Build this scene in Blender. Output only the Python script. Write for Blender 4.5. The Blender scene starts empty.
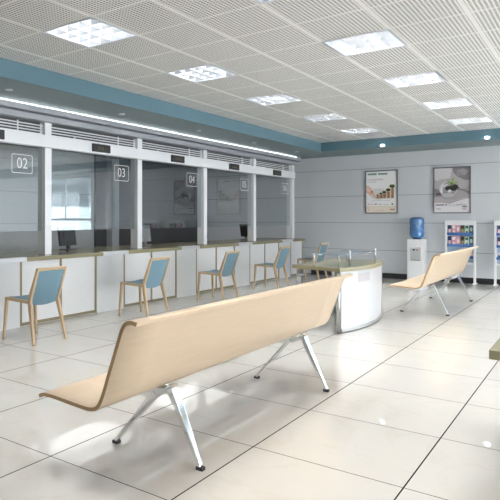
import bpy, bmesh, math, random
from mathutils import Vector, Matrix
random.seed(7)
PI = math.pi
C = bpy.context.scene.collection

# ------------------------------------------------------------------ helpers
class MB:
    """collects shapes in one bmesh and links them as ONE mesh object"""
    def __init__(self):
        self.bm = bmesh.new()
    def box(self, x0, x1, y0, y1, z0, z1, mi=0, bev=0.0):
        xs = sorted((x0, x1)); ys = sorted((y0, y1)); zs = sorted((z0, z1))
        v = [self.bm.verts.new((xs[i], ys[j], zs[k])) for i in (0, 1) for j in (0, 1) for k in (0, 1)]
        fs = [(0, 1, 3, 2), (4, 6, 7, 5), (0, 4, 5, 1), (2, 3, 7, 6), (0, 2, 6, 4), (1, 5, 7, 3)]
        faces = []
        for f in fs:
            fc = self.bm.faces.new([v[i] for i in f]); fc.material_index = mi; faces.append(fc)
        if bev > 0:
            es = list({e for f in faces for e in f.edges})
            r = bmesh.ops.bevel(self.bm, geom=es, offset=bev, segments=2, affect='EDGES', profile=0.7)
            for f in r['faces']: f.material_index = mi
        return self
    def obox(self, p, q, w, t, up=(0, 1, 0), w2=None, t2=None, mi=0, bev=0.0):
        """tapering bar from p to q; w across 'up', t along the other side"""
        p = Vector(p); q = Vector(q); d = (q - p).normalized(); u = Vector(up)
        u = (u - d * u.dot(d)).normalized(); s = d.cross(u).normalized()
        w2 = w if w2 is None else w2; t2 = t if t2 is None else t2
        a = [self.bm.verts.new(p + u * (i * w / 2) + s * (j * t / 2)) for i, j in ((-1, -1), (1, -1), (1, 1), (-1, 1))]
        b = [self.bm.verts.new(q + u * (i * w2 / 2) + s * (j * t2 / 2)) for i, j in ((-1, -1), (1, -1), (1, 1), (-1, 1))]
        faces = [self.bm.faces.new(a[::-1]), self.bm.faces.new(b)]
        for i in range(4):
            faces.append(self.bm.faces.new([a[i], a[(i + 1) % 4], b[(i + 1) % 4], b[i]]))
        for f in faces: f.material_index = mi
        if bev > 0:
            es = list({e for f in faces for e in f.edges})
            bmesh.ops.bevel(self.bm, geom=es, offset=bev, segments=2, affect='EDGES', profile=0.7)
        return self
    def lathe(self, c, prof, n=28, mi=0, smooth=True):
        """prof: list of (r, z); closed at both ends"""
        rings = []
        for r, z in prof:
            if r < 1e-6:
                rings.append([self.bm.verts.new((c[0], c[1], c[2] + z))])
            else:
                rings.append([self.bm.verts.new((c[0] + r * math.cos(2 * PI * i / n), c[1] + r * math.sin(2 * PI * i / n), c[2] + z)) for i in range(n)])
        for a, b in zip(rings, rings[1:]):
            for i in range(n):
                j = (i + 1) % n
                if len(a) == 1 and len(b) == 1: continue
                if len(a) == 1: f = self.bm.faces.new([a[0], b[j], b[i]])
                elif len(b) == 1: f = self.bm.faces.new([a[i], a[j], b[0]])
                else: f = self.bm.faces.new([a[i], a[j], b[j], b[i]])
                f.material_index = mi; f.smooth = smooth
        if len(rings[0]) > 1: self.bm.faces.new(rings[0][::-1]).material_index = mi
        if len(rings[-1]) > 1: self.bm.faces.new(rings[-1]).material_index = mi
        return self
    def cyl(self, c, r, h, n=20, mi=0):
        return self.lathe(c, [(r, 0), (r, h)], n, mi)
    def tube(self, p, q, r, n=12, mi=0, r2=None):
        p = Vector(p); q = Vector(q); d = (q - p).normalized()
        u = d.orthogonal().normalized(); s = d.cross(u); r2 = r if r2 is None else r2
        a = [self.bm.verts.new(p + (u * math.cos(2 * PI * i / n) + s * math.sin(2 * PI * i / n)) * r) for i in range(n)]
        b = [self.bm.verts.new(q + (u * math.cos(2 * PI * i / n) + s * math.sin(2 * PI * i / n)) * r2) for i in range(n)]
        for i in range(n):
            f = self.bm.faces.new([a[i], a[(i + 1) % n], b[(i + 1) % n], b[i]]); f.smooth = True; f.material_index = mi
        self.bm.faces.new(a[::-1]).material_index = mi; self.bm.faces.new(b).material_index = mi
        return self
    def prism(self, poly, axis, a0, a1, mi=0, cap_mi=None):
        """polygon (2-D) extruded along an axis: 'y' takes (x, z), 'z' takes (x, y), 'x' takes (y, z)"""
        def P(u, v, w):
            return {'y': (u, w, v), 'z': (u, v, w), 'x': (w, u, v)}[axis]
        A = [self.bm.verts.new(P(u, v, a0)) for u, v in poly]
        B = [self.bm.verts.new(P(u, v, a1)) for u, v in poly]
        n = len(poly)
        for i in range(n):
            self.bm.faces.new([A[i], A[(i + 1) % n], B[(i + 1) % n], B[i]]).material_index = mi
        cm = mi if cap_mi is None else cap_mi
        for f in (self.bm.faces.new(A[::-1]), self.bm.faces.new(B)): f.material_index = cm
        return self
    def poly(self, pts, mi=0):
        self.bm.faces.new([self.bm.verts.new(p) for p in pts]).material_index = mi
        return self
    def build(self, name, mats, parent=None, smooth_angle=None):
        bmesh.ops.recalc_face_normals(self.bm, faces=self.bm.faces[:])
        me = bpy.data.meshes.new(name); self.bm.to_mesh(me); self.bm.free()
        for m in (mats if isinstance(mats, (list, tuple)) else [mats]): me.materials.append(m)
        if smooth_angle:
            for p in me.polygons: p.use_smooth = True
            me.set_sharp_from_angle(angle=math.radians(smooth_angle))
        o = bpy.data.objects.new(name, me); C.objects.link(o)
        if parent is not None: o.parent = parent
        return o

def tag(o, label, cat, group=None):
    o['label'] = label; o['category'] = cat
    if group: o['group'] = group
    return o
def thing(name, label, cat, loc=(0, 0, 0), rz=0.0, group=None):
    o = bpy.data.objects.new(name, None); C.objects.link(o)
    o.empty_display_size = 0.1
    o.location = loc; o.rotation_euler = (0, 0, rz)
    return tag(o, label, cat, group)
def struct(o):
    o['kind'] = 'structure'; return o
def copy_tree(o, loc=None, label=None, parent=None):
    c = o.copy(); C.objects.link(c)
    if parent is not None: c.parent = parent
    if loc is not None: c.location = loc
    if label: c['label'] = label
    for ch in list(o.children): copy_tree(ch, parent=c)
    return c

# ------------------------------------------------------------------ materials
def mat(name, col, rough=0.5, metal=0.0, spec=0.5, emit=None, estr=0.0, coat=0.0):
    m = bpy.data.materials.new(name); m.use_nodes = True
    b = m.node_tree.nodes['Principled BSDF']
    b.inputs['Base Color'].default_value = (*col, 1); b.inputs['Roughness'].default_value = rough
    b.inputs['Metallic'].default_value = metal; b.inputs['Specular IOR Level'].default_value = spec
    b.inputs['Coat Weight'].default_value = coat
    if emit:
        b.inputs['Emission Color'].default_value = (*emit, 1); b.inputs['Emission Strength'].default_value = estr
    return m
class NT:
    def __init__(self, m):
        self.m = m; self.t = m.node_tree; self.n = self.t.nodes; self.b = self.n['Principled BSDF']
    def new(self, typ, **kw):
        nd = self.n.new(typ)
        for k, v in kw.items(): setattr(nd, k, v)
        return nd
    def link(self, a, b): self.t.links.new(a, b)
    def val(self, sock, v):
        if hasattr(v, 'is_linked') or isinstance(v, bpy.types.NodeSocket): self.link(v, sock)
        else: sock.default_value = v
    def math(self, op, a, b=0.0, c=0.0):
        nd = self.new('ShaderNodeMath', operation=op)
        self.val(nd.inputs[0], a); self.val(nd.inputs[1], b)
        if op in ('MULTIPLY_ADD', 'WRAP'): self.val(nd.inputs[2], c)
        return nd.outputs[0]
    def mix(self, fac, a, b):
        nd = self.new('ShaderNodeMix', data_type='RGBA')
        self.val(nd.inputs[0], fac); self.val(nd.inputs[6], a); self.val(nd.inputs[7], b)
        return nd.outputs[2]
    def obj(self):
        tc = self.new('ShaderNodeTexCoord'); s = self.new('ShaderNodeSeparateXYZ')
        self.link(tc.outputs['Object'], s.inputs[0])
        return tc.outputs['Object'], s.outputs[0], s.outputs[1], s.outputs[2]
    def frac(self, x, x0, p):
        """position inside the repeat, 0..p"""
        return self.math('MULTIPLY', self.math('FRACT', self.math('DIVIDE', self.math('SUBTRACT', x, x0), p)), p)
    def line(self, x, x0, p, w):
        """1 on lines at x0 + k p of width w"""
        f = self.frac(self.math('ADD', x, p / 2), x0, p)
        return self.math('LESS_THAN', self.math('ABSOLUTE', self.math('SUBTRACT', f, p / 2)), w / 2)

TX, TY, TP = -3.153, 2.929, 0.8          # floor tile grid
def floor_material():
    m = mat('polished_tile', (0.7, 0.68, 0.64), 0.07, spec=0.85); k = NT(m)
    co, x, y, z = k.obj()
    # one tone per tile
    ix = k.math('FLOOR', k.math('DIVIDE', k.math('SUBTRACT', x, TX), TP)); iy = k.math('FLOOR', k.math('DIVIDE', k.math('SUBTRACT', y, TY), TP))
    cb = k.new('ShaderNodeCombineXYZ'); k.link(ix, cb.inputs[0]); k.link(iy, cb.inputs[1])
    wn = k.new('ShaderNodeTexWhiteNoise', noise_dimensions='3D'); k.link(cb.outputs[0], wn.inputs['Vector'])
    tone = k.mix(wn.outputs[0], (0.57, 0.56, 0.535, 1), (0.61, 0.60, 0.575, 1))
    # soft cloudy stone and thin warm veins
    off = k.new('ShaderNodeVectorMath', operation='MULTIPLY_ADD'); k.link(wn.outputs[1], off.inputs[0]); off.inputs[1].default_value = (9, 9, 9); k.link(co, off.inputs[2])
    n1 = k.new('ShaderNodeTexNoise'); k.link(off.outputs[0], n1.inputs['Vector']); n1.inputs['Scale'].default_value = 1.7; n1.inputs['Detail'].default_value = 4
    c1 = k.mix(k.math('MULTIPLY', n1.outputs[0], 0.5), tone, (0.51, 0.48, 0.435, 1))
    n2 = k.new('ShaderNodeTexNoise'); k.link(off.outputs[0], n2.inputs['Vector']); n2.inputs['Scale'].default_value = 1.1; n2.inputs['Detail'].default_value = 6; n2.inputs['Distortion'].default_value = 1.2
    vein = k.math('SUBTRACT', 1.0, k.math('MULTIPLY', k.math('ABSOLUTE', k.math('SUBTRACT', n2.outputs[0], 0.5)), 45.0))
    vein = k.math('MULTIPLY', k.math('MAXIMUM', vein, 0.0), 0.14)
    c2 = k.mix(vein, c1, (0.48, 0.40, 0.30, 1))
    g = k.math('MAXIMUM', k.line(x, TX, TP, 0.0075), k.line(y, TY, TP, 0.0055))
    k.link(k.mix(g, c2, (0.02, 0.019, 0.017, 1)), k.b.inputs['Base Color'])
    k.link(k.math('MULTIPLY_ADD', g, -0.85, 0.85), k.b.inputs['Specular IOR Level'])
    k.b.inputs['IOR'].default_value = 1.7
    k.link(k.math('MULTIPLY_ADD', g, 0.5, 0.028), k.b.inputs['Roughness'])
    return m
CX, CY, CP = -3.772, 3.31, 0.5885        # ceiling grid
def ceiling_material():
    m = mat('perforated_ceiling', (0.8, 0.8, 0.79), 0.6, spec=0.2); k = NT(m)
    co, x, y, z = k.obj()
    u = k.frac(x, CX, CP); v = k.frac(y, CY, CP)
    px, py = CP / 19, CP / 19
    hu = k.math('SUBTRACT', k.math('MULTIPLY', k.math('FRACT', k.math('DIVIDE', u, px)), px), px / 2)
    hv = k.math('SUBTRACT', k.math('MULTIPLY', k.math('FRACT', k.math('DIVIDE', v, py)), py), py / 2)
    r2 = k.math('ADD', k.math('MULTIPLY', hu, hu), k.math('MULTIPLY', hv, hv))
    hole = k.math('LESS_THAN', r2, 0.0100 ** 2)
    bu = k.math('GREATER_THAN', k.math('ABSOLUTE', k.math('SUBTRACT', u, CP / 2)), CP / 2 - 0.018)
    bv = k.math('GREATER_THAN', k.math('ABSOLUTE', k.math('SUBTRACT', v, CP / 2)), CP / 2 - 0.012)
    edge = k.math('MAXIMUM', bu, bv)
    hole = k.math('MULTIPLY', hole, k.math('SUBTRACT', 1.0, edge))
    c = k.mix(edge, (0.90, 0.91, 0.92, 1), (0.97, 0.975, 0.98, 1))
    k.link(k.mix(hole, c, (0.20, 0.20, 0.20, 1)), k.b.inputs['Base Color'])
    return m
def wall_panel_material(name, col, seam):
    m = mat(name, col, 0.4, spec=0.4); k = NT(m)
    co, x, y, z = k.obj()
    g = k.line(z, 0.60, 0.5945, 0.011)
    k.link(k.mix(g, (*col, 1), (*seam, 1)), k.b.inputs['Base Color'])
    return m
def ribbed_material(name, col):
    m = mat(name, col, 0.42, spec=0.4); k = NT(m)
    co, x, y, z = k.obj()
    g = k.line(z, 0.0, 0.022, 0.004)
    k.link(k.mix(g, (*col, 1), tuple(c * 0.82 for c in col) + (1,)), k.b.inputs['Base Color'])
    return m
def wood_material(name, a, b, axis=1, rough=0.38):
    m = mat(name, a, rough, spec=0.4); k = NT(m)
    tc = k.new('ShaderNodeTexCoord'); mp = k.new('ShaderNodeMapping')
    sc = [22, 22, 22]; sc[axis] = 1.3; mp.inputs['Scale'].default_value = sc
    k.link(tc.outputs['Object'], mp.inputs[0])
    n = k.new('ShaderNodeTexNoise'); k.link(mp.outputs[0], n.inputs['Vector']); n.inputs['Scale'].default_value = 2.4; n.inputs['Detail'].default_value = 5; n.inputs['Distortion'].default_value = 0.6
    k.link(k.mix(n.outputs[0], (*a, 1), (*b, 1)), k.b.inputs['Base Color'])
    return m
def fabric_material(name, col):
    m = mat(name, col, 0.75, spec=0.2); k = NT(m)
    tc = k.new('ShaderNodeTexCoord'); n = k.new('ShaderNodeTexNoise'); k.link(tc.outputs['Object'], n.inputs['Vector']); n.inputs['Scale'].default_value = 220
    k.link(k.mix(n.outputs[0], tuple(c * 0.85 for c in col) + (1,), tuple(min(1, c * 1.12) for c in col) + (1,)), k.b.inputs['Base Color'])
    return m
def glass_material(name, f0, tint, rough=0.0):
    """clear sheet: Schlick mirror over a tinted see-through"""
    m = bpy.data.materials.new(name); m.use_nodes = True
    t = m.node_tree; t.nodes.clear(); n = t.nodes.new
    out = n('ShaderNodeOutputMaterial'); mx = n('ShaderNodeMixShader'); tr = n('ShaderNodeBsdfTransparent'); gl = n('ShaderNodeBsdfGlossy')
    tr.inputs[0].default_value = (*tint, 1); gl.inputs['Color'].default_value = (0.95, 0.97, 1, 1); gl.inputs['Roughness'].default_value = rough
    ge = n('ShaderNodeNewGeometry'); dt = n('ShaderNodeVectorMath'); dt.operation = 'DOT_PRODUCT'
    t.links.new(ge.outputs['Normal'], dt.inputs[0]); t.links.new(ge.outputs['Incoming'], dt.inputs[1])
    def mth(op, a, b):
        q = n('ShaderNodeMath'); q.operation = op
        for i, v in enumerate((a, b)):
            if isinstance(v, (int, float)): q.inputs[i].default_value = v
            else: t.links.new(v, q.inputs[i])
        return q.outputs[0]
    cs = mth('ABSOLUTE', dt.outputs['Value'], 0)
    f = mth('ADD', mth('MULTIPLY', mth('POWER', mth('SUBTRACT', 1.0, cs), 5.0), 1 - f0), f0)
    t.links.new(f, mx.inputs[0]); t.links.new(tr.outputs[0], mx.inputs[1]); t.links.new(gl.outputs[0], mx.inputs[2]); t.links.new(mx.outputs[0], out.inputs[0])
    return m

M = dict(
    floor=floor_material(), ceiling=ceiling_material(),
    wall=wall_panel_material('grey_wall_panels', (0.61, 0.64, 0.675), (0.28, 0.30, 0.33)),
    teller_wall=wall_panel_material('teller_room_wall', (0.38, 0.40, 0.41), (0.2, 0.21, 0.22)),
    dark_wall=mat('charcoal_panel', (0.055, 0.057, 0.06), 0.5),
    pilaster=mat('grey_pilaster', (0.33, 0.35, 0.37), 0.5),
    plain=mat('pale_paint', (0.55, 0.57, 0.59), 0.6),
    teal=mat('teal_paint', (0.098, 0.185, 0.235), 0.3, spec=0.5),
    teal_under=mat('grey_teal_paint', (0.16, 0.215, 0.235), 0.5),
    black=mat('black_skirting', (0.012, 0.012, 0.014), 0.35),
    cornice=mat('grey_aluminium_moulding', (0.42, 0.44, 0.48), 0.35, metal=0.3),
    alu=mat('white_aluminium', (0.86, 0.88, 0.91), 0.32, metal=0.1),
    silver=mat('satin_silver', (0.58, 0.60, 0.63), 0.3, metal=0.6),
    chrome=mat('chrome', (0.82, 0.83, 0.84), 0.09, metal=1.0),
    steel=mat('brushed_steel', (0.5, 0.5, 0.5), 0.3, metal=1.0),
    olive=mat('olive_laminate', (0.245, 0.225, 0.14), 0.22, spec=0.5),
    gold=mat('olive_trim', (0.20, 0.175, 0.105), 0.4),
    ribbed=ribbed_material('ribbed_white_panel', (0.66, 0.68, 0.70)),
    infill=mat('pale_grey_panel', (0.60, 0.62, 0.645), 0.4),
    glass=glass_material('teller_glass', 0.095, (0.86, 0.89, 0.9)),
    clear=glass_material('clear_glass', 0.06, (0.88, 0.94, 0.94)),
    shelf_glass=glass_material('shelf_glass', 0.16, (0.80, 0.88, 0.90)),
    desk_white=mat('desk_lacquer', (0.54, 0.555, 0.58), 0.3),
    white=mat('white_lacquer', (0.80, 0.81, 0.83), 0.3),
    white_print=mat('white_print', (0.92, 0.93, 0.94), 0.5),
    ply=wood_material('maple_plywood', (0.59, 0.475, 0.35), (0.51, 0.40, 0.285), 1),
    ply_edge=wood_material('plywood_edge', (0.42, 0.28, 0.15), (0.33, 0.21, 0.11), 1),
    oak=wood_material('oak_frame', (0.60, 0.45, 0.29), (0.48, 0.35, 0.22), 2),
    blue=fabric_material('blue_upholstery', (0.165, 0.28, 0.36)),
    dark=mat('dark_plastic', (0.02, 0.02, 0.022), 0.4),
    monitor=mat('monitor_plastic', (0.06, 0.063, 0.068), 0.4),
    grey_plastic=mat('grey_plastic', (0.30, 0.31, 0.32), 0.4),
    rubber=mat('black_rubber', (0.015, 0.015, 0.015), 0.6),
    tube=mat('lamp_diffuser', (0.9, 0.9, 0.9), 0.5, emit=(1.0, 0.985, 0.95), estr=76.0),
    reflector=mat('lamp_reflector', (0.86, 0.87, 0.89), 0.25, metal=0.5),
    louvre=mat('lamp_louvre', (0.74, 0.78, 0.84), 0.32, metal=0.9),
    led=mat('led_strip', (1, 1, 1), 0.5, emit=(0.95, 1.0, 0.98), estr=1.1),
    small_glow=mat('downlight_and_highlight_glow', (1, 1, 1), 0.5, emit=(0.95, 1.0, 1.0), estr=4.0),
    digit=mat('dim_amber_digit', (0.10, 0.09, 0.05), 0.6, emit=(0.5, 0.42, 0.2), estr=0.02),
    bottle=mat('blue_bottle_plastic', (0.06, 0.19, 0.42), 0.12, spec=0.6, coat=0.5),
    cap=mat('dark_blue_plastic', (0.03, 0.06, 0.16), 0.3),
    rack_blue=mat('blue_shelf_acrylic', (0.06, 0.16, 0.42), 0.25),
    frame_grey=mat('grey_poster_frame', (0.20, 0.20, 0.215), 0.35, metal=0.4),
    red=mat('red_tap', (0.42, 0.2, 0.2), 0.4),
    rail=mat('grey_window_frame', (0.42, 0.44, 0.46), 0.4),
    out_wall=mat('outdoor_white_wall', (0.8, 0.82, 0.84), 0.8),
    out_grey=mat('outdoor_grey_render', (0.06, 0.067, 0.073), 0.8),
    out_glass=mat('outdoor_window', (0.02, 0.025, 0.03), 0.6),
)
def flat(name, c, r=0.55): return mat(name, c, r)

# ------------------------------------------------------------------ setting
XL, XR, YF, YB = -8.5, 8.5, -3.0, 13.0        # room limits
ZC, ZS = 2.89, 2.70                            # ceiling, underside of the bulkheads
BX, BY = -4.70, 11.87                          # faces of the bulkheads
b = MB(); b.box(XL - .1, XR + .1, YF - .1, YB + .1, -0.08, 0); struct(b.build('floor', M['floor']))
# lamps sit in cells of the ceiling grid
lamp_x = [CX + 3 * CP * i for i in range(0, 7)]
lamp_y = [CY + 3 * CP * j for j in range(-1, 5)]
b = MB()
xs = [BX] + [CX + CP * i for i in range(-1, 22) if BX < CX + CP * i < XR] + [XR]
ys = [YF] + [CY + CP * j for j in range(-11, 15) if YF < CY + CP * j < BY] + [BY]
vt = {}
def cv(i, j):
    if (i, j) not in vt: vt[(i, j)] = b.bm.verts.new((xs[i], ys[j], ZC))
    return vt[(i, j)]
for i in range(len(xs) - 1):
    for j in range(len(ys) - 1):
        if any(abs(xs[i] - a) < .01 for a in lamp_x) and any(abs(ys[j] - a) < .01 for a in lamp_y): continue
        b.bm.faces.new([cv(i, j), cv(i, j + 1), cv(i + 1, j + 1), cv(i + 1, j)])
ce = b.build('ceiling', M['ceiling']); struct(ce)
for p in ce.data.polygons:
    if p.normal.z > 0: p.flip()
b = MB(); b.box(XL, XR, YF, YB, 3.05, 3.12); struct(b.build('ceiling_slab', M['plain']))
# bulkheads: blue-grey fascia with a duller underside
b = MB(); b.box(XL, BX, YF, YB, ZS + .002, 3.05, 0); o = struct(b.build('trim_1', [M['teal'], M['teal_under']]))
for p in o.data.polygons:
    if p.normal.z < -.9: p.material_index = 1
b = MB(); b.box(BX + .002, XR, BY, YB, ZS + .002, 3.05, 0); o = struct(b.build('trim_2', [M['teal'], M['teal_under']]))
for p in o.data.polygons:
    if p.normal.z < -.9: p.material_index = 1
# back wall, with a window further right than the photo shows (it mirrors in the teller glass)
WX0, WX1, WZ0, WZ1 = 1.10, 3.62, 0.30, 2.62
b = MB()
b.box(XL, WX0, YB, YB + .15, 0, 3.1); b.box(WX1, XR, YB, YB + .15, 0, 3.1)
b.box(WX0, WX1, YB, YB + .15, 0, WZ0); b.box(WX0, WX1, YB, YB + .15, WZ1, 3.1)
struct(b.build('wall_back', M['wall']))
def holed(axis, c0, c1, a0, a1, holes, z0=.35, z1=2.6):
    b = MB()
    def bx(p, q, lo, hi):
        if axis == 'x': b.box(c0, c1, p, q, lo, hi)
        else: b.box(p, q, c0, c1, lo, hi)
    bx(a0, a1, 0, z0); bx(a0, a1, z1, 3.1); e = a0
    for p, q in holes: bx(e, p, z0, z1); e = q
    bx(e, a1, z0, z1); return b
holes_r = [(.8, 2.9), (3.3, 5.6), (6.1, 8.5), (9.0, 11.4)]  # unseen window openings added in the right wall to bring in daylight
holes_f = []
struct(holed('x', XR, XR + .15, YF, YB, holes_r).build('wall_right', M['wall']))
struct(holed('y', YF - .15, YF, XL, XR, holes_f).build('wall_front', M['plain']))
wn = 2
for axis, c, holes in (('x', XR, holes_r), ('y', YF, holes_f)):
    for p, q in holes:
        b = MB()
        for u0, u1, z0, z1 in ((p, p + .06, .35, 2.6), (q - .06, q, .35, 2.6), (p, q, .35, .41), (p, q, 2.54, 2.6), ((p + q) / 2 - .03, (p + q) / 2 + .03, .35, 2.6)):
            if axis == 'x': b.box(c + .03, c + .09, u0, u1, z0, z1)
            else: b.box(u0, u1, c - .09, c - .03, z0, z1)
        o = struct(b.build('window_%d' % wn, M['rail'])); wn += 1
        la = bpy.data.lights.new('daylight_portal', 'AREA'); la.shape = 'RECTANGLE'; la.size = q - p; la.size_y = 2.25; la.cycles.is_portal = True
        lo = bpy.data.objects.new('daylight_portal', la); C.objects.link(lo)
        if axis == 'x': lo.location = (c + .10, (p + q) / 2, 1.475); lo.rotation_euler = (PI / 2, 0, PI / 2)
        else: lo.location = ((p + q) / 2, c - .10, 1.475); lo.rotation_euler = (PI / 2, 0, 0)
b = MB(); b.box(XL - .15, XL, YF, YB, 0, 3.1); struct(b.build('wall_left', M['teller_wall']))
b = MB(); b.box(XL + .002, XL + .06, 8.92, YB - .002, 0.002, ZS, 0); struct(b.build('trim_4', M['dark_wall']))
b = MB(); b.box(XL + .062, XL + .22, 9.245, 9.475, 0.002, ZS, 0); struct(b.build('trim_5', M['pilaster']))
b = MB(); b.box(-5.38, WX0 + 0.0, YB - .016, YB - .001, 0.001, 0.112); b.box(WX1, XR, YB - .016, YB - .001, 0.001, 0.112)
b.box(WX0, WX1, YB - .016, YB - .001, 0.001, 0.112)
struct(b.build('baseboard_back', M['black']))
b = MB(); b.box(XR - .016, XR - .001, YF, YB - .02, 0.001, 0.112); struct(b.build('baseboard_right', M['black']))
b = MB(); b.box(.17, .44, YB - .12, YB - .001, .113, ZS); struct(b.build('trim_6', M['white']))
# the window and what lies outside it
wf = MB()
wf.box(WX0, WX0 + .05, YB + .02, YB + .09, WZ0, WZ1); wf.box(WX1 - .05, WX1, YB + .02, YB + .09, WZ0, WZ1)
wf.box(WX0, WX1, YB + .02, YB + .09, WZ0, WZ0 + .05); wf.box(WX0, WX1, YB + .02, YB + .09, WZ1 - .05, WZ1)
wf.box(WX0, WX1, YB + .02, YB + .09, 1.22, 1.29)
wf.box(2.30, 2.33, YB + .03, YB + .08, 1.29, WZ1)
w1 = struct(wf.build('window_1', M['rail']))
MB().box(WX0 + .03, WX1 - .03, YB + .05, YB + .058, WZ0 + .03, WZ1 - .03).build('pane', M['clear'], w1)
b = MB(); b.box(-2, 9, 14.6, 14.8, -.05, 1.70); struct(b.build('wall_garden', M['out_wall']))
b = MB(); b.box(-6, 30, YB + .15, 40, -.1, -.05); struct(b.build('ground', M['out_wall']))
bu = struct(MB().box(-9, 9, 0, 6, 0, 9).build('wall_outdoors', M['out_grey'])); bu.location = (15.5, 24, -.05)
for xx in (-3.4, -1.2, 1.0, 3.2):
    MB().box(xx, xx + 1.3, -.04, 0, 2.3, 3.3).build('window', M['out_glass'], bu)

# ------------------------------------------------------------------ louvred ceiling lights
def make_lamp(label):
    t = thing('ceiling_light', label, 'ceiling light', (0, 0, ZC), 0, 'square louvred ceiling lights')
    s = CP
    b = MB(); f = .022
    b.box(0, s, 0, f, -.006, .012); b.box(0, s, s - f, s, -.006, .012); b.box(0, f, f, s - f, -.006, .012); b.box(s - f, s, f, s - f, -.006, .012)
    b.build('frame', M['louvre'], t)
    b = MB(); e = .004
    for x0, x1, y0, y1 in ((e, e + .006, e, s - e), (s - e - .006, s - e, e, s - e), (e, s - e, e, e + .006), (e, s - e, s - e - .006, s - e)):
        b.box(x0, x1, y0, y1, .012, .13)
    b.build('housing', M['louvre'], t)
    MB().box(.01, s - .01, .01, s - .01, .120, .13).build('reflector', M['reflector'], t)
    for i in range(4):
        p = f + (s - 2 * f) * (i + .5) / 4
        MB().tube((p, .03, .085), (p, s - .03, .085), .013, 10).build('tube', M['tube'], t)
    b = MB()
    for i in range(5):
        p = f + (s - 2 * f) * i / 4; l = 0 if i == 0 else 1; r = 0 if i == 4 else 1
        w0, w1 = .003, .026
        pr = [(p - l * w0, .002), (p + r * w0, .002), (p + r * w1, .060), (p - l * w1, .060)]
        b.prism(pr, 'y', f, s - f); b.prism(pr, 'x', f, s - f)
    b.build('louvre', M['louvre'], t)
    return t
first = None
order_a = ['nearest the camera', 'second from the camera', 'third from the camera', 'fourth from the camera', 'farthest from the camera']
for i, lx in enumerate(lamp_x):
    for j, ly in enumerate(lamp_y):
        jj = j - 1
        if i == 0 and jj >= 0: lb = 'square louvred ceiling light in the row along the teller counter, ' + order_a[jj]
        elif i == 1 and jj >= 0: lb = 'square louvred ceiling light in the row above the long benches, ' + order_a[jj]
        else: lb = 'square louvred ceiling light of the part of the hall outside the picture'
        if first is None:
            first = make_lamp(lb); first.location = (lx, ly, ZC)
        else: copy_tree(first, (lx, ly, ZC), lb)

# ------------------------------------------------------------------ teller front
PITCH = 1.877
P0 = 5.055                                         # right edge region of the first post in view
NB = 5                                             # bays
posts = [P0 + PITCH * k for k in range(-1, 5)]
Y0, Y1 = 1.3, posts[-1] + .055                     # length of the partition
nth = ['first', 'second', 'third', 'fourth', 'fifth', 'sixth']
# stepped cornice with the light cove on top
prof = [(-5.80, 2.70), (-5.80, 2.522), (-5.53, 2.522), (-5.53, 2.590), (-5.60, 2.590), (-5.60, 2.606), (-5.47, 2.606), (-5.47, 2.674), (-5.49, 2.674), (-5.49, 2.70)]
b = MB(); b.prism(prof, 'y', Y0, YB - .35); struct(b.build('trim_3', M['cornice']))
tag(MB().box(-5.488, -5.472, Y0, YB - .6, 2.6745, 2.687).build('light_strip', M['led']), 'long glowing light strip in the cove above the teller windows', 'light strip')
first = None
for k in range(5):
    y = 4.0 + PITCH * k
    lb = 'tiny round downlight under the blue soffit, ' + ['nearest the camera', 'second along', 'third along', 'fourth along', 'farthest along'][k]
    if first is None:
        first = thing('downlight', lb, 'downlight', (-5.09, y, ZS), 0, 'soffit downlights')
        MB().lathe((0, 0, -.008), [(.022, 0), (.045, 0), (.045, .0095), (.022, .0095)], 20).build('ring', M['silver'], first)
        MB().cyl((0, 0, -.004), .021, .0055).build('lens', M['small_glow'], first)
    else: copy_tree(first, (-5.09, y, ZS), lb)
# two glowing domes added in place of ceiling lamp highlights on the back bulkhead
first = None
for x, lb in ((-3.44, 'small glowing dome standing in for a highlight on the blue bulkhead above the plant-growth poster'), (-1.64, 'small glowing dome standing in for a highlight on the blue bulkhead above the brochure racks')):
    if first is None:
        first = thing('highlight_dome', lb, 'lamp', (x, BY, 2.735), 0, 'bulkhead highlight domes')
        o = MB().lathe((0, 0, 0), [(.030, 0), (.036, .012), (.034, .035), (.022, .052), (0, .058)], 20).build('lens', M['small_glow'], first); o.rotation_euler = (PI / 2, 0, 0); o.scale = (1.1, .65, .7)
        o = MB().lathe((0, 0, 0), [(.036, 0), (.042, 0), (.042, .006), (.036, .006)], 20).build('ring', M['silver'], first); o.rotation_euler = (PI / 2, 0, 0); o.scale = (1.1, .65, .7)
    else: copy_tree(first, (x, BY, 2.735), lb)

# posts
def post_label(k):
    if k == 0: return 'white upright post of the teller screen left of the window numbered 02'
    if k == 5: return 'white upright post at the far end of the teller screen by the back wall'
    return 'white upright post of the teller screen between windows 0%d and 0%d' % (k + 1, k + 2)
first = None
for k, y in enumerate(posts):
    if first is None:
        first = tag(MB().box(-.14, 0, -.055, .055, 0, 2.56 - .827, bev=.004).build('post', M['alu']), post_label(k), 'post', 'posts of the teller screen'); first.location = (-5.63, y, .827)
    else: copy_tree(first, (-5.63, y, .827), post_label(k))
# header board along the top of the windows
hd = thing('header_board', 'long white header board running above the teller windows', 'header board', (-5.64, Y0, 2.21))
o = MB().box(-.0124, .008, 0, Y1 - Y0, 0, .15, bev=.003).build('board', M['alu'], hd)
hd.location.x = -5.618
MB().box(-.004, .004, .0, Y1 - Y0, -.012, 0.0).build('edge_strip', M['steel'], hd)
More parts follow.
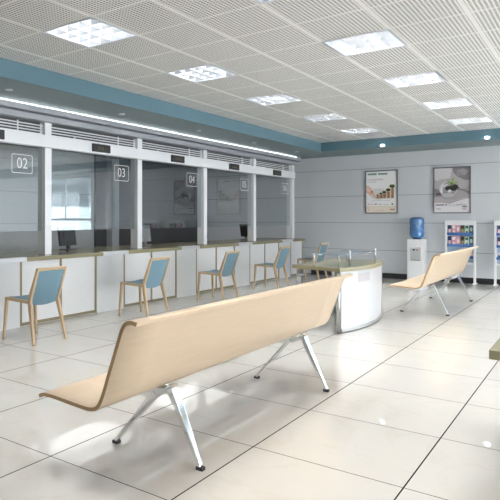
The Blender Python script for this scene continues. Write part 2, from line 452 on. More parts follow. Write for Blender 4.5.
# queue number displays
def digit_bars(b, x, y0, z0, w, h, ch, t=.011):
    seg = {'0': 'abcdef', '1': 'bc', '2': 'abged', '3': 'abgcd', '4': 'fgbc', '5': 'afgcd', '6': 'afgecd'}[ch]
    R = {'a': (0, w, h - t, h), 'd': (0, w, 0, t), 'g': (0, w, h / 2 - t / 2, h / 2 + t / 2), 'f': (0, t, h / 2, h), 'e': (0, t, 0, h / 2), 'b': (w - t, w, h / 2, h), 'c': (w - t, w, 0, h / 2)}
    for s in seg:
        a0, a1, c0, c1 = R[s]; b.box(x, x + .002, y0 + a0, y0 + a1, z0 + c0, z0 + c1)
for k in range(NB):
    y = 4.145 + PITCH * k
    t = thing('number_display', 'small black queue display with dim digits above teller window 0%d' % (k + 2), 'display', (-5.6104, y, 2.285), 0, 'queue number displays')
    MB().box(0, .03, -.178, .178, -.056, .056, bev=.004).build('case', M['dark'], t)
    b = MB()
    for i, ch in enumerate('0021' if k == 1 else '0000'): digit_bars(b, .0305, -.09 + i * .046, -.022, .032, .044, ch)
    b.build('digits', M['digit'], t)
# glass panes with numbers
def rounded(y0, y1, z0, z1, r, n=5):
    pts = []
    for cy, cz, a0 in ((y1 - r, z1 - r, 0), (y0 + r, z1 - r, PI / 2), (y0 + r, z0 + r, PI), (y1 - r, z0 + r, 1.5 * PI)):
        for i in range(n + 1):
            a = a0 + (PI / 2) * i / n; pts.append((cy + r * math.cos(a), cz + r * math.sin(a)))
    return pts
def text_mesh(name, s, size, m, parent, loc, rot, ext=.0008, sx=1.0):
    cu = bpy.data.curves.new(name, 'FONT'); cu.body = s; cu.size = size; cu.align_x = 'CENTER'; cu.align_y = 'CENTER'; cu.extrude = ext; cu.offset = -.0015
    tmp = bpy.data.objects.new(name, cu); C.objects.link(tmp)
    me = bpy.data.meshes.new_from_object(tmp.evaluated_get(bpy.context.evaluated_depsgraph_get()))
    bpy.data.objects.remove(tmp)
    me.materials.clear(); me.materials.append(m)
    o = bpy.data.objects.new(name, me); C.objects.link(o); o.parent = parent; o.location = loc; o.rotation_euler = rot; o.scale = (sx, 1, 1)
    return o
for k in range(NB):
    ya, yb = posts[k] + .056, posts[k + 1] - .056
    t = thing('teller_window', 'teller window glass pane marked with the number 0%d' % (k + 2), 'window', (-5.70, (ya + yb) / 2, 1.13), 0, 'teller windows')
    hw = (yb - ya) / 2
    MB().box(-.006, .006, -hw, hw, 0, 1.078).build('glass_pane', M['glass'], t)
    yc = 4.68 + 1.893 * k - (ya + yb) / 2; zc = 1.972 - 1.13
    b = MB()
    po = rounded(yc - .165, yc + .165, zc - .118, zc + .118, .025); pi_ = rounded(yc - .157, yc + .157, zc - .110, zc + .110, .019)
    n = len(po)
    for i in range(n):
        j = (i + 1) % n
        b.poly([(.0068, *po[i]), (.0068, *po[j]), (.0068, *pi_[j]), (.0068, *pi_[i])])
    fr = b.build('number_border', M['white_print'], t)
    text_mesh('number', '0%d' % (k + 2), .19, M['white_print'], t, (.0075, yc, zc), (PI / 2, 0, PI / 2), sx=.95)
    MB().box(-.03, .03, -hw, hw, 1.078, 1.11).build('top_rail', M['alu'], t)
# ventilation louvres between the posts above the header board
for k in range(NB):
    ya, yb = posts[k] + .0548, posts[k + 1] - .0548
    t = thing('louvre_grille', 'horizontal bar grille above the header of teller window 0%d' % (k + 2), 'grille', (-5.67, ya, 2.361), 0, 'grilles above the teller windows')
    L = yb - ya
    for i in range(4):
        z = .008 + i * .036
        y0 = 0
        MB().box(-.02, .004, y0, L, z, z + .013).build('bar', M['alu'], t)
    for y0 in (L - .42, L - .05):
        MB().box(-.006, .006, y0, y0 + .018, 0, .15).build('stile', M['alu'], t)
    if True: MB().box(-.01, .005, .45, .465, 0, .058).build('stile', M['alu'], t)
    MB().box(-.09, -.05, 0, L, 0, .158).build('back_panel', M['dark_wall'], t)

# ------------------------------------------------------------------ teller counter
XP = -5.415
CT0, CT1 = .777, .827
ct = thing('countertop', 'long olive laminate countertop of the teller counter with silver inlays', 'countertop', (-5.39, Y0, CT0))
L = 12.70 - Y0
MB().box(-1.06, 0, 0, L, 0, CT1 - CT0, bev=.003).build('slab', M['olive'], ct)
for k in range(-1, 5):
    ya, yb = 5.84 + PITCH * k - Y0, 6.375 + PITCH * k - Y0
    MB().box(-.10, .003, ya, yb, 0, CT1 - CT0 + .0006).build('inlay', M['silver'], ct)
for k in range(-1, 5):
    ya = 4.413 + PITCH * k
    if k == 4: continue
    yb = ya + 1.318
    t = thing('counter_unit', 'white ribbed counter unit in an olive frame below teller window 0%d' % (k + 3) if k > -1 else 'white ribbed counter unit in an olive frame at the near end, left of the picture', 'counter', (XP, ya, 0), 0, 'framed units of the teller counter')
    W = yb - ya
    MB().box(-.55, -.02, 0, W, 0, CT0 - .003).build('body', M['infill'], t)
    for y0 in (0, W / 2 - .016, W - .032):
        MB().box(-.02, .004, y0, y0 + .032, .05, CT0 - .003).build('stile', M['gold'], t)
    MB().box(-.02, .0035, .0, W, .012, .05).build('bottom_rail', M['gold'], t)
    for y0, y1 in ((.032, W / 2 - .016), (W / 2 + .016, W - .032)):
        MB().box(-.02, -.004, y0, y1, .05, CT0 - .003).build('panel', M['ribbed'], t)
ya = 4.413 + PITCH * 4
t = thing('counter_unit', 'narrow white ribbed counter unit at the far end of the teller counter', 'counter', (XP, ya, 0), 0, 'framed units of the teller counter')
W = 12.58 - ya
MB().box(-.55, -.02, 0, W, 0, CT0 - .003).build('body', M['infill'], t)
for y0 in (0, W - .032): MB().box(-.02, .004, y0, y0 + .032, .05, CT0 - .003).build('stile', M['gold'], t)
MB().box(-.02, .0035, 0, W, .012, .05).build('bottom_rail', M['gold'], t)
MB().box(-.02, -.004, .032, W - .032, .05, CT0 - .003).build('panel', M['ribbed'], t)
first = None
for k in range(-1, 5):
    ya = 5.731 + PITCH * (k - 0); Wd = 6.29 - 5.731 - .002
    if k == 4: continue
    lb = ['plain pale infill panel of the counter at the left edge of the picture', 'plain pale infill panel of the counter right of the nearest chair', 'plain pale infill panel of the counter right of the second chair', 'plain pale infill panel of the counter right of the third chair', 'plain pale infill panel of the counter right of the fourth chair'][k + 1]
    if first is None:
        first = tag(MB().box(-.55, .006, .001, Wd, 0, CT0 - .003, bev=.002).build('infill_panel', M['infill']), lb, 'panel', 'plain infill panels of the counter'); first.location = (XP, ya, 0)
    else: copy_tree(first, (XP, ya, 0), lb)

# monitors on the counter behind the glass
def make_monitor(label, y, m, rz):
    t = thing('monitor', label, 'monitor', (-6.22, y, CT1 + .001), rz, 'monitors on the counter')
    MB().box(-.09, .07, -.10, .10, 0, .012, bev=.004).build('base', m, t)
    MB().obox((0, 0, .010), (-.01, 0, .16), .06, .03, up=(0, 1, 0)).build('neck', m, t)
    b = MB(); b.box(-.02, .02, -.19, .19, .06, .34, bev=.006); s = b.build('screen', m, t); s.rotation_euler = (0, math.radians(-8), 0)
    MB().box(.02, .034, -.11, .11, .13, .27, bev=.004).build('back_cover', m, s)
    return t
make_monitor('dark monitor seen from behind on the counter under window 03', 5.98, M['monitor'], .15)
make_monitor('grey monitor seen from behind on the counter under window 04', 7.80, M['grey_plastic'], .1)
make_monitor('dark monitor on the counter under window 05, half hidden by a post', 9.66, M['dark'], .1)
make_monitor('dark monitor edge-on on the counter beyond window 05, by the fifth post', 11.38, M['dark'], .95)
for k in range(3):  # unseen glowing panels added to brighten the teller room
    t = thing('added_fill_panel', 'added unseen light panel brightening the teller room behind the glass', 'ceiling light', (-7.2, 4.2 + 3.2 * k, ZS), 0, 'added teller room fill panels')
    MB().box(-.6, .6, -.9, .9, -.02, .0015).build('panel', mat('fill_panel_glow_%d' % k, (1, 1, 1), .5, emit=(1, .98, .95), estr=.8), t)
    b = MB()
    for x0, x1, y0, y1 in ((-.62, -.6, -.92, .92), (.6, .62, -.92, .92), (-.6, .6, -.92, -.9), (-.6, .6, .9, .92)): b.box(x0, x1, y0, y1, -.025, .0015)
    b.build('frame', M['white'], t)

# ------------------------------------------------------------------ counter chairs
def make_chair(label):
    """origin on the floor at the middle of the seat; the sitter faces -X"""
    t = thing('chair', label, 'chair', (0, 0, 0), 0, 'chairs at the teller counter')
    hw = .190
    F0 = -.245; R0 = .235                      # front / rear foot x
    for s in (-1, 1):
        y = s * hw
        MB().obox((F0, y * 1.18, 0), (-.232, y, .45), .024, .022, up=(0, 1, 0), w2=.030, t2=.038, bev=.004).build('leg', M['oak'], t)
        MB().obox((R0, y * 1.18, 0), (.138, y, .44), .024, .024, up=(0, 1, 0), w2=.030, t2=.046, bev=.004).build('leg', M['oak'], t)
        MB().obox((.122, y, .405), (.262, y, .775), .030, .046, up=(0, 1, 0), w2=.028, t2=.026, bev=.004).build('back_post', M['oak'], t)
        MB().obox((-.232, y, .438), (.138, y, .425), .026, .034, up=(0, 1, 0), bev=.004).build('side_rail', M['oak'], t)
    MB().obox((-.226, -hw, .432), (-.226, hw, .432), .030, .022, up=(0, 0, 1), bev=.003).build('front_rail', M['oak'], t)
    MB().obox((.258, -hw - .014, .768), (.258, hw + .014, .768), .026, .028, up=(.4, 0, 1), bev=.004).build('top_rail', M['oak'], t)
    # seat pad: thin cushion, slightly dished
    b = MB(); n = 8; top = []; bot = []
    for i in range(n + 1):
        x = -.236 + .355 * i / n; r1 = []; r2 = []
        for j in range(n + 1):
            v = -1 + 2 * j / n; y = v * (hw - .008)
            r1.append(b.bm.verts.new((x, y, .462 - .016 * (i / n) - .008 * (1 - v * v) - (.012 if i == 0 else 0)))); r2.append(b.bm.verts.new((x, y, .436 - .012 * (i / n))))
        top.append(r1); bot.append(r2)
    for i in range(n):
        for j in range(n):
            b.bm.faces.new([top[i][j], top[i + 1][j], top[i + 1][j + 1], top[i][j + 1]]); b.bm.faces.new([bot[i][j], bot[i][j + 1], bot[i + 1][j + 1], bot[i + 1][j]])
        b.bm.faces.new([top[i][0], bot[i][0], bot[i + 1][0], top[i + 1][0]]); b.bm.faces.new([top[i][n], top[i + 1][n], bot[i + 1][n], bot[i][n]])
        b.bm.faces.new([top[0][i], top[0][i + 1], bot[0][i + 1], bot[0][i]]); b.bm.faces.new([top[n][i], bot[n][i], bot[n][i + 1], top[n][i + 1]])
    b.build('seat', M['blue'], t, smooth_angle=50)
    # upholstered back: bowed panel filling the frame, dipping below the seat line in a curve
    b = MB(); fr = []; bk = []
    for i in range(n + 1):
        q = i / n; r1 = []; r2 = []
        for j in range(n + 1):
            v = -1 + 2 * j / n; y = v * (hw - .012)
            z0 = .412 - .022 * (1 - v * v); z = z0 + (.757 - z0) * q
            x = .122 + (.262 - .122) * (z - .405) / .37 + .012 * (1 - v * v)
            r1.append(b.bm.verts.new((x - .014, y, z))); r2.append(b.bm.verts.new((x + .008, y, z - .008)))
        fr.append(r1); bk.append(r2)
    for i in range(n):
        for j in range(n):
            b.bm.faces.new([fr[i][j], fr[i][j + 1], fr[i + 1][j + 1], fr[i + 1][j]]); b.bm.faces.new([bk[i][j], bk[i + 1][j], bk[i + 1][j + 1], bk[i][j + 1]])
        b.bm.faces.new([fr[i][0], fr[i + 1][0], bk[i + 1][0], bk[i][0]]); b.bm.faces.new([fr[i][n], bk[i][n], bk[i + 1][n], fr[i + 1][n]])
        b.bm.faces.new([fr[0][i], bk[0][i], bk[0][i + 1], fr[0][i + 1]]); b.bm.faces.new([fr[n][i], fr[n][i + 1], bk[n][i + 1], bk[n][i]])
    b.build('backrest', M['blue'], t, smooth_angle=50)
    return t
ch_lb = ['blue padded wooden chair at the counter under window 02, nearest the camera',
         'blue padded wooden chair at the counter under window 03, second from the camera',
         'blue padded wooden chair at the counter under window 04, third from the camera',
         'blue padded wooden chair at the counter under window 05, fourth from the camera',
         'blue padded wooden chair half hidden behind the information desk']
chair0 = make_chair(ch_lb[0]); CHX = -4.765
for k in range(5):
    loc = (CHX, 4.092 + 1.872 * k, 0)
    if k == 0: chair0.location = loc
    else: copy_tree(chair0, loc, ch_lb[k])

# ------------------------------------------------------------------ plywood benches
def catmull(P, n=6):
    out = []
    for i in range(len(P) - 1):
        p0 = P[max(i - 1, 0)]; p1 = P[i]; p2 = P[i + 1]; p3 = P[min(i + 2, len(P) - 1)]
        for k in range(n):
            t = k / n
            out.append(tuple(.5 * ((2 * p1[a]) + (-p0[a] + p2[a]) * t + (2 * p0[a] - 5 * p1[a] + 4 * p2[a] - p3[a]) * t * t + (-p0[a] + 3 * p1[a] - 3 * p2[a] + p3[a]) * t ** 3) for a in (0, 1)))
    out.append(P[-1]); return out
def make_bench(label):
    """origin on the floor under the hub line at the near end; runs along +Y, sitters face -X"""
    t = thing('bench', label, 'bench', (0, 0, 0), 0, 'waiting benches')
    X0 = -1.85
    low = [(-2.238, .383), (-2.205, .396), (-2.14, .398), (-2.05, .393), (-1.95, .387), (-1.885, .387), (-1.838, .404), (-1.803, .455), (-1.757, .580), (-1.700, .735), (-1.678, .79), (-1.658, .814), (-1.63, .820), (-1.605, .815)]
    low = [(x - X0, z) for x, z in catmull(low, 4)]
    up = []
    for i, p in enumerate(low):
        a = low[max(i - 1, 0)]; c = low[min(i + 1, len(low) - 1)]
        d = Vector((c[0] - a[0], c[1] - a[1])).normalized(); up.append((p[0] - d.y * .018, p[1] + d.x * .018))
    LY = 2.79
    b = MB(); bm = b.bm; n = len(low); ny = 10
    A = [[bm.verts.new((x, LY * j / ny, z)) for x, z in low] for j in range(ny + 1)]
    B = [[bm.verts.new((x, LY * j / ny, z)) for x, z in up] for j in range(ny + 1)]
    for j in range(ny):
        for i in range(n - 1):
            bm.faces.new([A[j][i], A[j][i + 1], A[j + 1][i + 1], A[j + 1][i]]).smooth = True
            bm.faces.new([B[j][i], B[j + 1][i], B[j + 1][i + 1], B[j][i + 1]]).smooth = True
        for i in (0, n - 1):
            bm.faces.new([A[j][i], A[j + 1][i], B[j + 1][i], B[j][i]]).material_index = 0 if i else 1
    for j in (0, ny):
        for i in range(n - 1):
            bm.faces.new([A[j][i], A[j][i + 1], B[j][i + 1], B[j][i]]).material_index = 1
    b.build('seat_shell', [M['ply'], M['ply_edge']], t)
    MB().box(-.24, -.19, .35, 2.44, .325, .365, bev=.004).build('beam', M['steel'], t)
    for y in (.54, 2.25):
        MB().prism([(-.25, .366), (-.25, .322), (-.10, .318), (-.02, .335), (.055, .37), (.072, .405), (.045, .41), (.02, .388), (-.06, .376), (-.25, .384)], 'y', y - .03, y + .03).build('bracket', M['chrome'], t)
        for s, xt, zt, xf in ((-1, -.045, .355, -.345), (1, .045, .395, .228)):
            lg = MB().obox((xt, y, zt), (xf, y, .018), .062, .034, up=(0, 1, 0), w2=.030, t2=.018, bev=.005).build('leg', M['chrome'], t)
            MB().box(xf - .02, xf + .02, y - .016, y + .016, 0, .018, bev=.003).build('foot', M['rubber'], lg)
    return t
bn = make_bench('long plywood waiting bench on chrome legs, in front, nearest the camera'); bn.location = (-1.85, 1.95, 0)
copy_tree(bn, (-1.85, 7.92, 0), 'plywood waiting bench on chrome legs, farther back, before the brochure racks')

# ------------------------------------------------------------------ information desk
dk = thing('information_desk', 'curved white information desk with an olive top behind the front bench', 'desk', (-2.32, 7.17, 0))
R = 2.87; ang = math.radians(16.5); cx = .02 - R * math.cos(ang)
def arc(r, a0, a1, n=24): return [(cx + r * math.cos(a0 + (a1 - a0) * i / n), r * math.sin(a0 + (a1 - a0) * i / n)) for i in range(n + 1)]
DT0, DT1 = .692, .735
MB().prism(arc(R, -ang, ang) + arc(R - .68, ang, -ang), 'z', DT0, DT1).build('top', M['olive'], dk)
pa = math.radians(15.2)
MB().prism(arc(R - .03, -pa, pa) + arc(R - .055, pa, -pa), 'z', .045, DT0 - .02).build('front_panel', M['desk_white'], dk)
MB().prism(arc(R - .02, -pa, pa) + arc(R - .062, pa, -pa), 'z', .012, .045).build('base_rail', M['steel'], dk)
MB().prism(arc(R - .034, -pa, pa) + arc(R - .051, pa, -pa), 'z', DT0 - .02, DT0).build('top_channel', M['steel'], dk)
for a in (-pa - .012, pa + .012):
    x, y = cx + (R - .042) * math.cos(a), (R - .042) * math.sin(a)
    MB().cyl((x, y, 0), .022, DT0).build('panel_post', M['steel'], dk)
for a in (-ang + .035, ang - .035):
    x, y = cx + (R - .62) * math.cos(a), (R - .62) * math.sin(a)
    lg = MB().cyl((x, y, 0), .036, DT0).build('leg', M['steel'], dk)
    MB().cyl((x, y, DT0 - .09), .045, .03).build('collar', M['silver'], lg)
a0 = math.radians(-7.8)
MB().prism(arc(R - .028, a0, a0 + math.radians(6.6), 6) + arc(R - .0305, a0 + math.radians(6.6), a0, 6), 'z', .548, .652).build('logo_plate', mat('pale_lilac_print', (.44, .425, .46), .5), dk)
SH = .866
pts_out = arc(R - .09, -ang + .035, ang - .05, 16); pts_in = arc(R - .46, ang - .05, -ang + .025, 16)
MB().prism(pts_out + pts_in, 'z', SH, SH + .012).build('glass_shelf', M['shelf_glass'], dk)
for x, y, hh in ((-.42, -.47, SH), (-.12, -.45, SH), (-.118, -.095, SH + .03), (-.05, .68, SH + .03), (-.40, .62, SH)):
    MB().cyl((x, y, DT1), .011, hh - DT1, mi=0).build('standoff', M['steel'], dk)

# ------------------------------------------------------------------ side table cut by the right edge
t = thing('side_table', 'corner of an olive topped writing table at the right edge of the picture', 'table', (-.371, 2.728, 0))
MB().box(0, 1.5, 0, 1.6, .712, .75, bev=.003).build('top', M['olive'], t)
for x, y in ((.16, .16), (1.34, .16), (.16, 1.44), (1.34, 1.44)): MB().cyl((x, y, 0), .03, .712).build('leg', M['steel'], t)

# ------------------------------------------------------------------ water cooler and bottle
wc = thing('water_cooler', 'white floor-standing water cooler against the grey back wall', 'water cooler', (-3.045, 12.76, 0))
b = MB(); w = .165
b.box(-w, w, 0, .215, .02, .86, bev=.012); b.build('body', M['white'], wc)
MB().box(-w + .02, w - .02, .01, .20, 0, .02).build('base', M['grey_plastic'], wc)
pn = MB().box(-.10, .10, -.006, .004, .42, .70, bev=.003).build('dispenser_panel', mat('pale_grey_plastic', (.50, .51, .53), .4), wc)
MB().box(-.045, -.015, -.04, -.006, .625, .66, bev=.004).build('tap', M['dark'], pn)
MB().box(.025, .055, -.04, -.006, .625, .66, bev=.004).build('tap', M['red'], pn)
MB().box(-.09, .09, -.03, -.006, .42, .44).build('drip_tray', M['grey_plastic'], pn)
MB().cyl((0, .105, .86), .09, .012).build('bottle_collar', M['cap'], wc)
wb = thing('water_bottle', 'upturned blue water bottle standing on the white water cooler', 'bottle', (-3.045, 12.865, .872))
MB().lathe((0, 0, 0), [(.0, 0), (.06, 0), (.10, .018), (.128, .045), (.138, .075), (.138, .15), (.131, .16), (.131, .175), (.138, .185), (.138, .26), (.131, .27), (.131, .285), (.138, .295), (.138, .39), (.13, .415), (.112, .428), (.0, .43)], 32).build('body', M['bottle'], wb)
MB().lathe((0, 0, .43), [(.0, 0), (.108, 0), (.108, .006), (.09, .01), (0, .01)], 28).build('bottom_rim', M['cap'], wb)

# ------------------------------------------------------------------ brochure racks
def make_rack(label, x0):
    t = thing('brochure_rack', label, 'brochure rack', (x0, 12.80, 0), 0, 'brochure racks')
    W = .55
    for x in (.0, W - .04):
        p = MB().box(x, x + .04, 0, .04, .015, 1.25, bev=.004).build('side_post', M['white'], t)
        MB().box(x - .012, x + .052, -.05, .16, 0, .02, bev=.004).build('foot', M['white'], t)
    MB().box(.04, W - .04, .006, .03, 1.155, 1.25).build('header_panel', M['white'], t)
    MB().box(.04, W - .04, .115, .125, .42, 1.155).build('back_panel', mat('pale_blue_back', (.35, .47, .62), .4), t)
    for x in (.03, W - .035): MB().box(x, x + .006, .03, .125, .40, 1.18).build('side_panel', M['white'], t)
    for z in (.965, .735, .505):
        s = MB().box(.04, W - .04, .03, .115, z, z + .012).build('shelf', M['white'], t)
        MB().box(.04, W - .04, .012, .022, z - .005, z + .045, bev=.002).build('shelf_lip', M['rack_blue'], s)
    MB().box(.04, W - .04, .02, .06, .38, .42).build('bottom_rail', M['white'], t)
    return t
make_rack('white brochure rack with blue shelves behind the farther bench', -2.51)
make_rack('white brochure rack with blue shelves cut off by the right edge', -1.655)
covers = [('navy', (.02, .035, .10)), ('pink and white', (.72, .33, .38)), ('rose', (.62, .28, .36)), ('black and olive', (.05, .05, .03)), ('white and green', (.60, .70, .60)), ('dark teal', (.03, .10, .12)), ('pale grey', (.55, .58, .62))]
cm = {n: flat('cover_' + n.replace(' ', '_'), c, .35) for n, c in covers}
accent = {'navy': flat('acc_pink', (.7, .5, .5)), 'pink and white': flat('acc_white', (.8, .8, .8)), 'rose': flat('acc_rose', (.75, .65, .68)), 'black and olive': flat('acc_olive', (.36, .33, .16)), 'white and green': flat('acc_green', (.04, .2, .10)), 'dark teal': flat('acc_light', (.5, .6, .6)), 'pale grey': flat('acc_navy', (.04, .07, .2))}
shelf_name = {.965: 'top', .735: 'middle', .505: 'bottom'}
for rname, x0, n in (('left rack', -2.51, 6), ('right rack', -1.655, 6)):
    for z in (.965, .735, .505):
        for i in range(n):
            nm = covers[(i if z != .505 else (i * 2 + 6) % 7)][0]
            h = .185 if z != .505 else .12
            lb = '%s brochure, %s from left, %s shelf of the %s' % (nm, nth[i], shelf_name[z], rname)
            br = thing('brochure', lb, 'brochure', (x0 + .047 + i * .0765, 12.80 + .05, z + .0125), 0, 'brochures in the racks')
            o = MB().box(0, .068, 0, .014, 0, h).build('pages', M['white_print'], br)
            c = MB().box(0, .068, -.0035, 0, 0, h).build('cover', cm[nm], br)
            b = MB(); k = i % 3
            if k == 0: b.box(.012, .056, -.005, -.0035, .02, h * .55)
            elif k == 1: b.box(.008, .060, -.005, -.0035, h * .62, h * .9); b.box(.02, .048, -.005, -.0035, .02, h * .35)
            else: b.prism(rounded(.012, .056, h * .3, h * .75, .02), 'x', 0, .0015)
            q = b.build('cover_picture', accent[nm], c)
            if k == 2: q.rotation_euler = (0, 0, PI / 2); q.location = (.068, -.0052, 0)

# ------------------------------------------------------------------ framed posters
def make_poster(name, label, xa, xb, za, zb):
    t = thing(name, label, 'poster', ((xa + xb) / 2, YB, za))
    w, h, f = (xb - xa), (zb - za), .021
    b = MB()
    b.box(-w / 2, w / 2, -.03, -.0005, 0, f); b.box(-w / 2, w / 2, -.03, -.0005, h - f, h)
    b.box(-w / 2, -w / 2 + f, -.03, -.0005, f, h - f); b.box(w / 2 - f, w / 2, -.03, -.0005, f, h - f)
    b.build('frame', M['frame_grey'], t)
    return t, w - 2 * f, h - 2 * f, f
class Print:
    """flat printed sheet: shapes given in 0..1 across and up the sheet, one mesh with many inks"""
    def __init__(self, w, h, f): self.b = MB(); self.w = w; self.h = h; self.f = f; self.m = []; self.lay = 0
    def ink(self, c):
        m = flat('ink', c, .4); self.m.append(m); return len(self.m) - 1
    def pt(self, u, v): return ((u - .5) * self.w, -.012 - .0004 * self.lay, self.f + v * self.h)
    def shape(self, pts, mi): self.lay += 1; self.b.poly([self.pt(u, v) for u, v in pts], mi)
    def rect(self, u0, u1, v0, v1, mi): self.shape([(u0, v0), (u1, v0), (u1, v1), (u0, v1)], mi)
    def ell(self, u, v, a, c, mi, n=20, rot=0, wob=0):
        P = []
        for i in range(n):
            t = 2 * PI * i / n; r = 1 + wob * math.sin(5 * t + u * 40)
            x, y = a * r * math.cos(t), c * r * math.sin(t)
            P.append((u + x * math.cos(rot) - y * math.sin(rot), v + x * math.sin(rot) + y * math.cos(rot)))
        self.shape(P, mi)
    def words(self, u0, u1, v0, v1, mi, seed=1, gap=.25):
        rnd = random.Random(seed); u = u0; self.lay += 1; cw = (v1 - v0) * .75
        while u < u1 - cw * .5:
            w = cw * rnd.uniform(.6, 1.0)
            if rnd.random() > gap * .6:
                self.b.poly([self.pt(a, c) for a, c in ((u, v0), (min(u + w, u1), v0), (min(u + w, u1), v1), (u, v1))], mi)
            u += w + cw * .22
    def done(self, parent):
        o = self.b.build('print', self.m, parent)
        return o
t, w, h, f = make_poster('poster', 'framed white poster with a hand and plants growing on coin stacks', -4.133, -3.452, 1.397, 2.335)
p = Print(w, h, f)
white = p.ink((.95, .96, .96)); p.rect(0, 1, 0, 1, white)
peach = p.ink((.82, .62, .46)); peach2 = p.ink((.82, .73, .64)); lil = p.ink((.74, .62, .68)); green = p.ink((.04, .20, .13)); brown = p.ink((.33, .17, .09)); tan = p.ink((.60, .40, .24)); leaf = p.ink((.045, .065, .015)); leaf2 = p.ink((.12, .15, .03)); skin = p.ink((.80, .52, .38)); skin2 = p.ink((.84, .66, .55)); grey = p.ink((.42, .42, .44)); red = p.ink((.45, .14, .13)); cream = p.ink((.80, .72, .62)); mint = p.ink((.72, .80, .76))
p.rect(0, 1, 0, .10, peach2); p.rect(0, 1, .10, .16, cream)
p.ell(.40, .45, .30, .14, p.ink((.80, .77, .78)))
p.words(.05, .36, .915, .958, green, 3, .02); p.words(.40, .72, .915, .958, green, 8, .02)
p.rect(.04, .56, .785, .825, p.ink((.78, .72, .76))); p.words(.05, .52, .80, .815, lil, 5); p.rect(.04, .34, .735, .76, p.ink((.79, .74, .77)))
p.shape([(.0, .66), (.06, .66), (.16, .60), (.22, .53), (.26, .45), (.34, .37), (.30, .355), (.20, .42), (.10, .44), (0, .50)], skin)
p.shape([(.02, .63), (.10, .60), (.15, .53), (.09, .50), (.02, .54)], skin2)
p.ell(.185, .505, .03, .022, brown)
for i, (u, hh) in enumerate(((.33, .03), (.44, .06), (.55, .09), (.68, .14), (.81, .22))):
    p.rect(u, u + .10, .345, .345 + hh + .02, tan); p.rect(u + .055, u + .10, .345, .345 + hh + .02, brown)
    for q in range(int(hh / .03) + 1): p.rect(u, u + .10, .350 + q * .03, .355 + q * .03, brown)
    a = .035 + .013 * i
    p.ell(u + .05, .345 + hh + .035 + a * .35, a, a * .50, leaf, wob=.10); p.ell(u + .04, .345 + hh + .045 + a * .45, a * .6, a * .26, leaf2, wob=.12)
p.rect(.22, .88, .338, .346, cream); p.words(.18, .80, .285, .295, grey, 4)
p.words(.05, .26, .19, .215, lil, 6); p.ell(.08, .20, .03, .02, skin); p.words(.30, .36, .19, .22, red, 7, .0); p.words(.42, .52, .19, .21, grey, 2); p.words(.58, .76, .19, .205, grey, 9); p.ell(.87, .20, .032, .02, green)
p.words(.08, .11, .045, .085, grey, 1, 0); p.words(.30, .62, .05, .062, tan, 12); p.words(.80, .94, .055, .088, brown, 3, 0)
p.done(t)
t, w, h, f = make_poster('poster', 'framed grey poster with a plant sprouting in a glass globe held in hands', -2.757, -2.075, 1.393, 2.333)
p = Print(w, h, f)
bg = p.ink((.46, .44, .47)); p.rect(0, 1, 0, 1, bg)
lt = p.ink((.62, .60, .63)); dk_ = p.ink((.24, .22, .24)); wh = p.ink((.78, .77, .80)); soil = p.ink((.03, .025, .025)); gl = p.ink((.33, .34, .37)); gr1 = p.ink((.12, .22, .04)); gr2 = p.ink((.30, .42, .10)); hand = p.ink((.40, .37, .39)); md = p.ink((.36, .335, .36)); ink = p.ink((.08, .08, .10)); pink = p.ink((.52, .44, .48))
p.shape([(0, 1), (.50, 1), (.46, .78), (.10, .72), (0, .74)], lt)
p.shape([(.52, 1), (1, 1), (1, .72), (.86, .72), (.66, .80), (.54, .90)], dk_); p.ell(.80, .90, .15, .07, md, wob=.15); p.ell(.70, .86, .08, .05, p.ink((.30, .28, .31)), wob=.1)
p.rect(.12, .56, .738, .746, gl)
p.shape([(0, .55), (.20, .50), (.30, .36), (0, .36)], dk_); p.rect(.05, .18, .395, .44, ink)
p.shape([(.18, .36), (.28, .30), (.60, .28), (.92, .36), (1, .44), (1, .60), (.80, .52), (.55, .44), (.30, .40)], hand)
p.ell(.40, .53, .26, .175, lt); p.ell(.41, .53, .235, .155, gl); p.shape([(.16, .48), (.20, .60), (.30, .67), (.24, .55), (.24, .42)], wh)
p.ell(.50, .545, .20, .06, soil, wob=.10); p.ell(.60, .58, .08, .05, soil, wob=.1)
p.ell(.44, .48, .05, .035, wh, wob=.2); p.ell(.30, .60, .10, .03, lt, rot=.4)
p.shape([(.62, .50), (.82, .48), (1, .40), (1, .46), (.84, .52), (.66, .54)], dk_)
for (u, v, a, c, r, m_) in ((.48, .66, .085, .022, 2.6, gr1), (.53, .71, .085, .024, 1.25, gr2), (.60, .66, .07, .02, .35, gr2), (.42, .68, .06, .018, 2.9, gr2), (.50, .63, .05, .018, .9, gr1)): p.ell(u, v, a, c, m_, rot=r)
p.ell(.40, .385, .16, .045, p.ink((.52, .52, .54)), wob=.05)
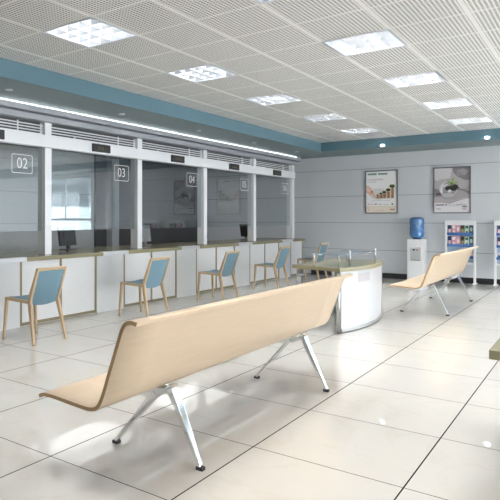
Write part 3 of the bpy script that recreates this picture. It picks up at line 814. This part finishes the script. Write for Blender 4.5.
p.shape([(0, .30), (.15, .32), (.38, .24), (.50, .20), (.62, .24), (.86, .30), (1, .31), (1, 0), (0, 0)], wh)
p.shape([(0, .30), (.15, .32), (.38, .24), (.50, .20), (.60, .235), (.44, .19), (.2, .22), (0, .22)], pink)
p.shape([(.35, .14), (.60, .20), (.86, .24), (.70, .12)], p.ink((.72, .70, .74)))
p.words(.04, .37, .155, .182, ink, 3, .1); p.words(.40, .60, .16, .172, md, 5); p.words(.62, .90, .158, .178, md, 6)
p.words(.05, .19, .07, .09, md, 2); p.words(.80, .93, .115, .145, ink, 4, 0); p.words(.80, .93, .055, .105, pink, 7, 0)
p.done(t)

# ------------------------------------------------------------------ world, camera
su = bpy.data.lights.new('sun', 'SUN'); su.energy = 4.5; su.angle = .02; so = bpy.data.objects.new('sun', su); C.objects.link(so)
so.location = (3, 8, 12); so.rotation_euler = (math.radians(-28), 0, 0); so.rotation_euler.x = math.radians(28)
w = bpy.data.worlds.new('World'); bpy.context.scene.world = w; w.use_nodes = True
bgd = w.node_tree.nodes['Background']; bgd.inputs[0].default_value = (.96, .98, 1.0, 1); bgd.inputs[1].default_value = 6.0
cam = bpy.data.cameras.new('Camera'); co = bpy.data.objects.new('Camera', cam); C.objects.link(co)
co.location = (0, 0, 1.29); co.rotation_euler = (PI / 2, 0, .6709)
cam.sensor_width = 36; cam.sensor_fit = 'HORIZONTAL'; cam.lens = 576.8 / 500 * 36
cam.shift_x = (250 - 146.36) / 500; cam.shift_y = -(250 - 218.44) / 500
cam.clip_start = .05; cam.clip_end = 200
sc = bpy.context.scene; sc.camera = co
sc.view_settings.view_transform = 'Standard'; sc.view_settings.look = 'None'; sc.view_settings.gamma = 1.0
sc.view_settings.use_curve_mapping = False; sc.view_settings.exposure = 1.6
sc.cycles.use_denoising = True
sc.cycles.max_bounces = 10; sc.cycles.diffuse_bounces = 5; sc.cycles.glossy_bounces = 5; sc.cycles.transparent_max_bounces = 16
sc.cycles.caustics_reflective = False; sc.cycles.caustics_refractive = False
sc.cycles.sample_clamp_indirect = 6.0
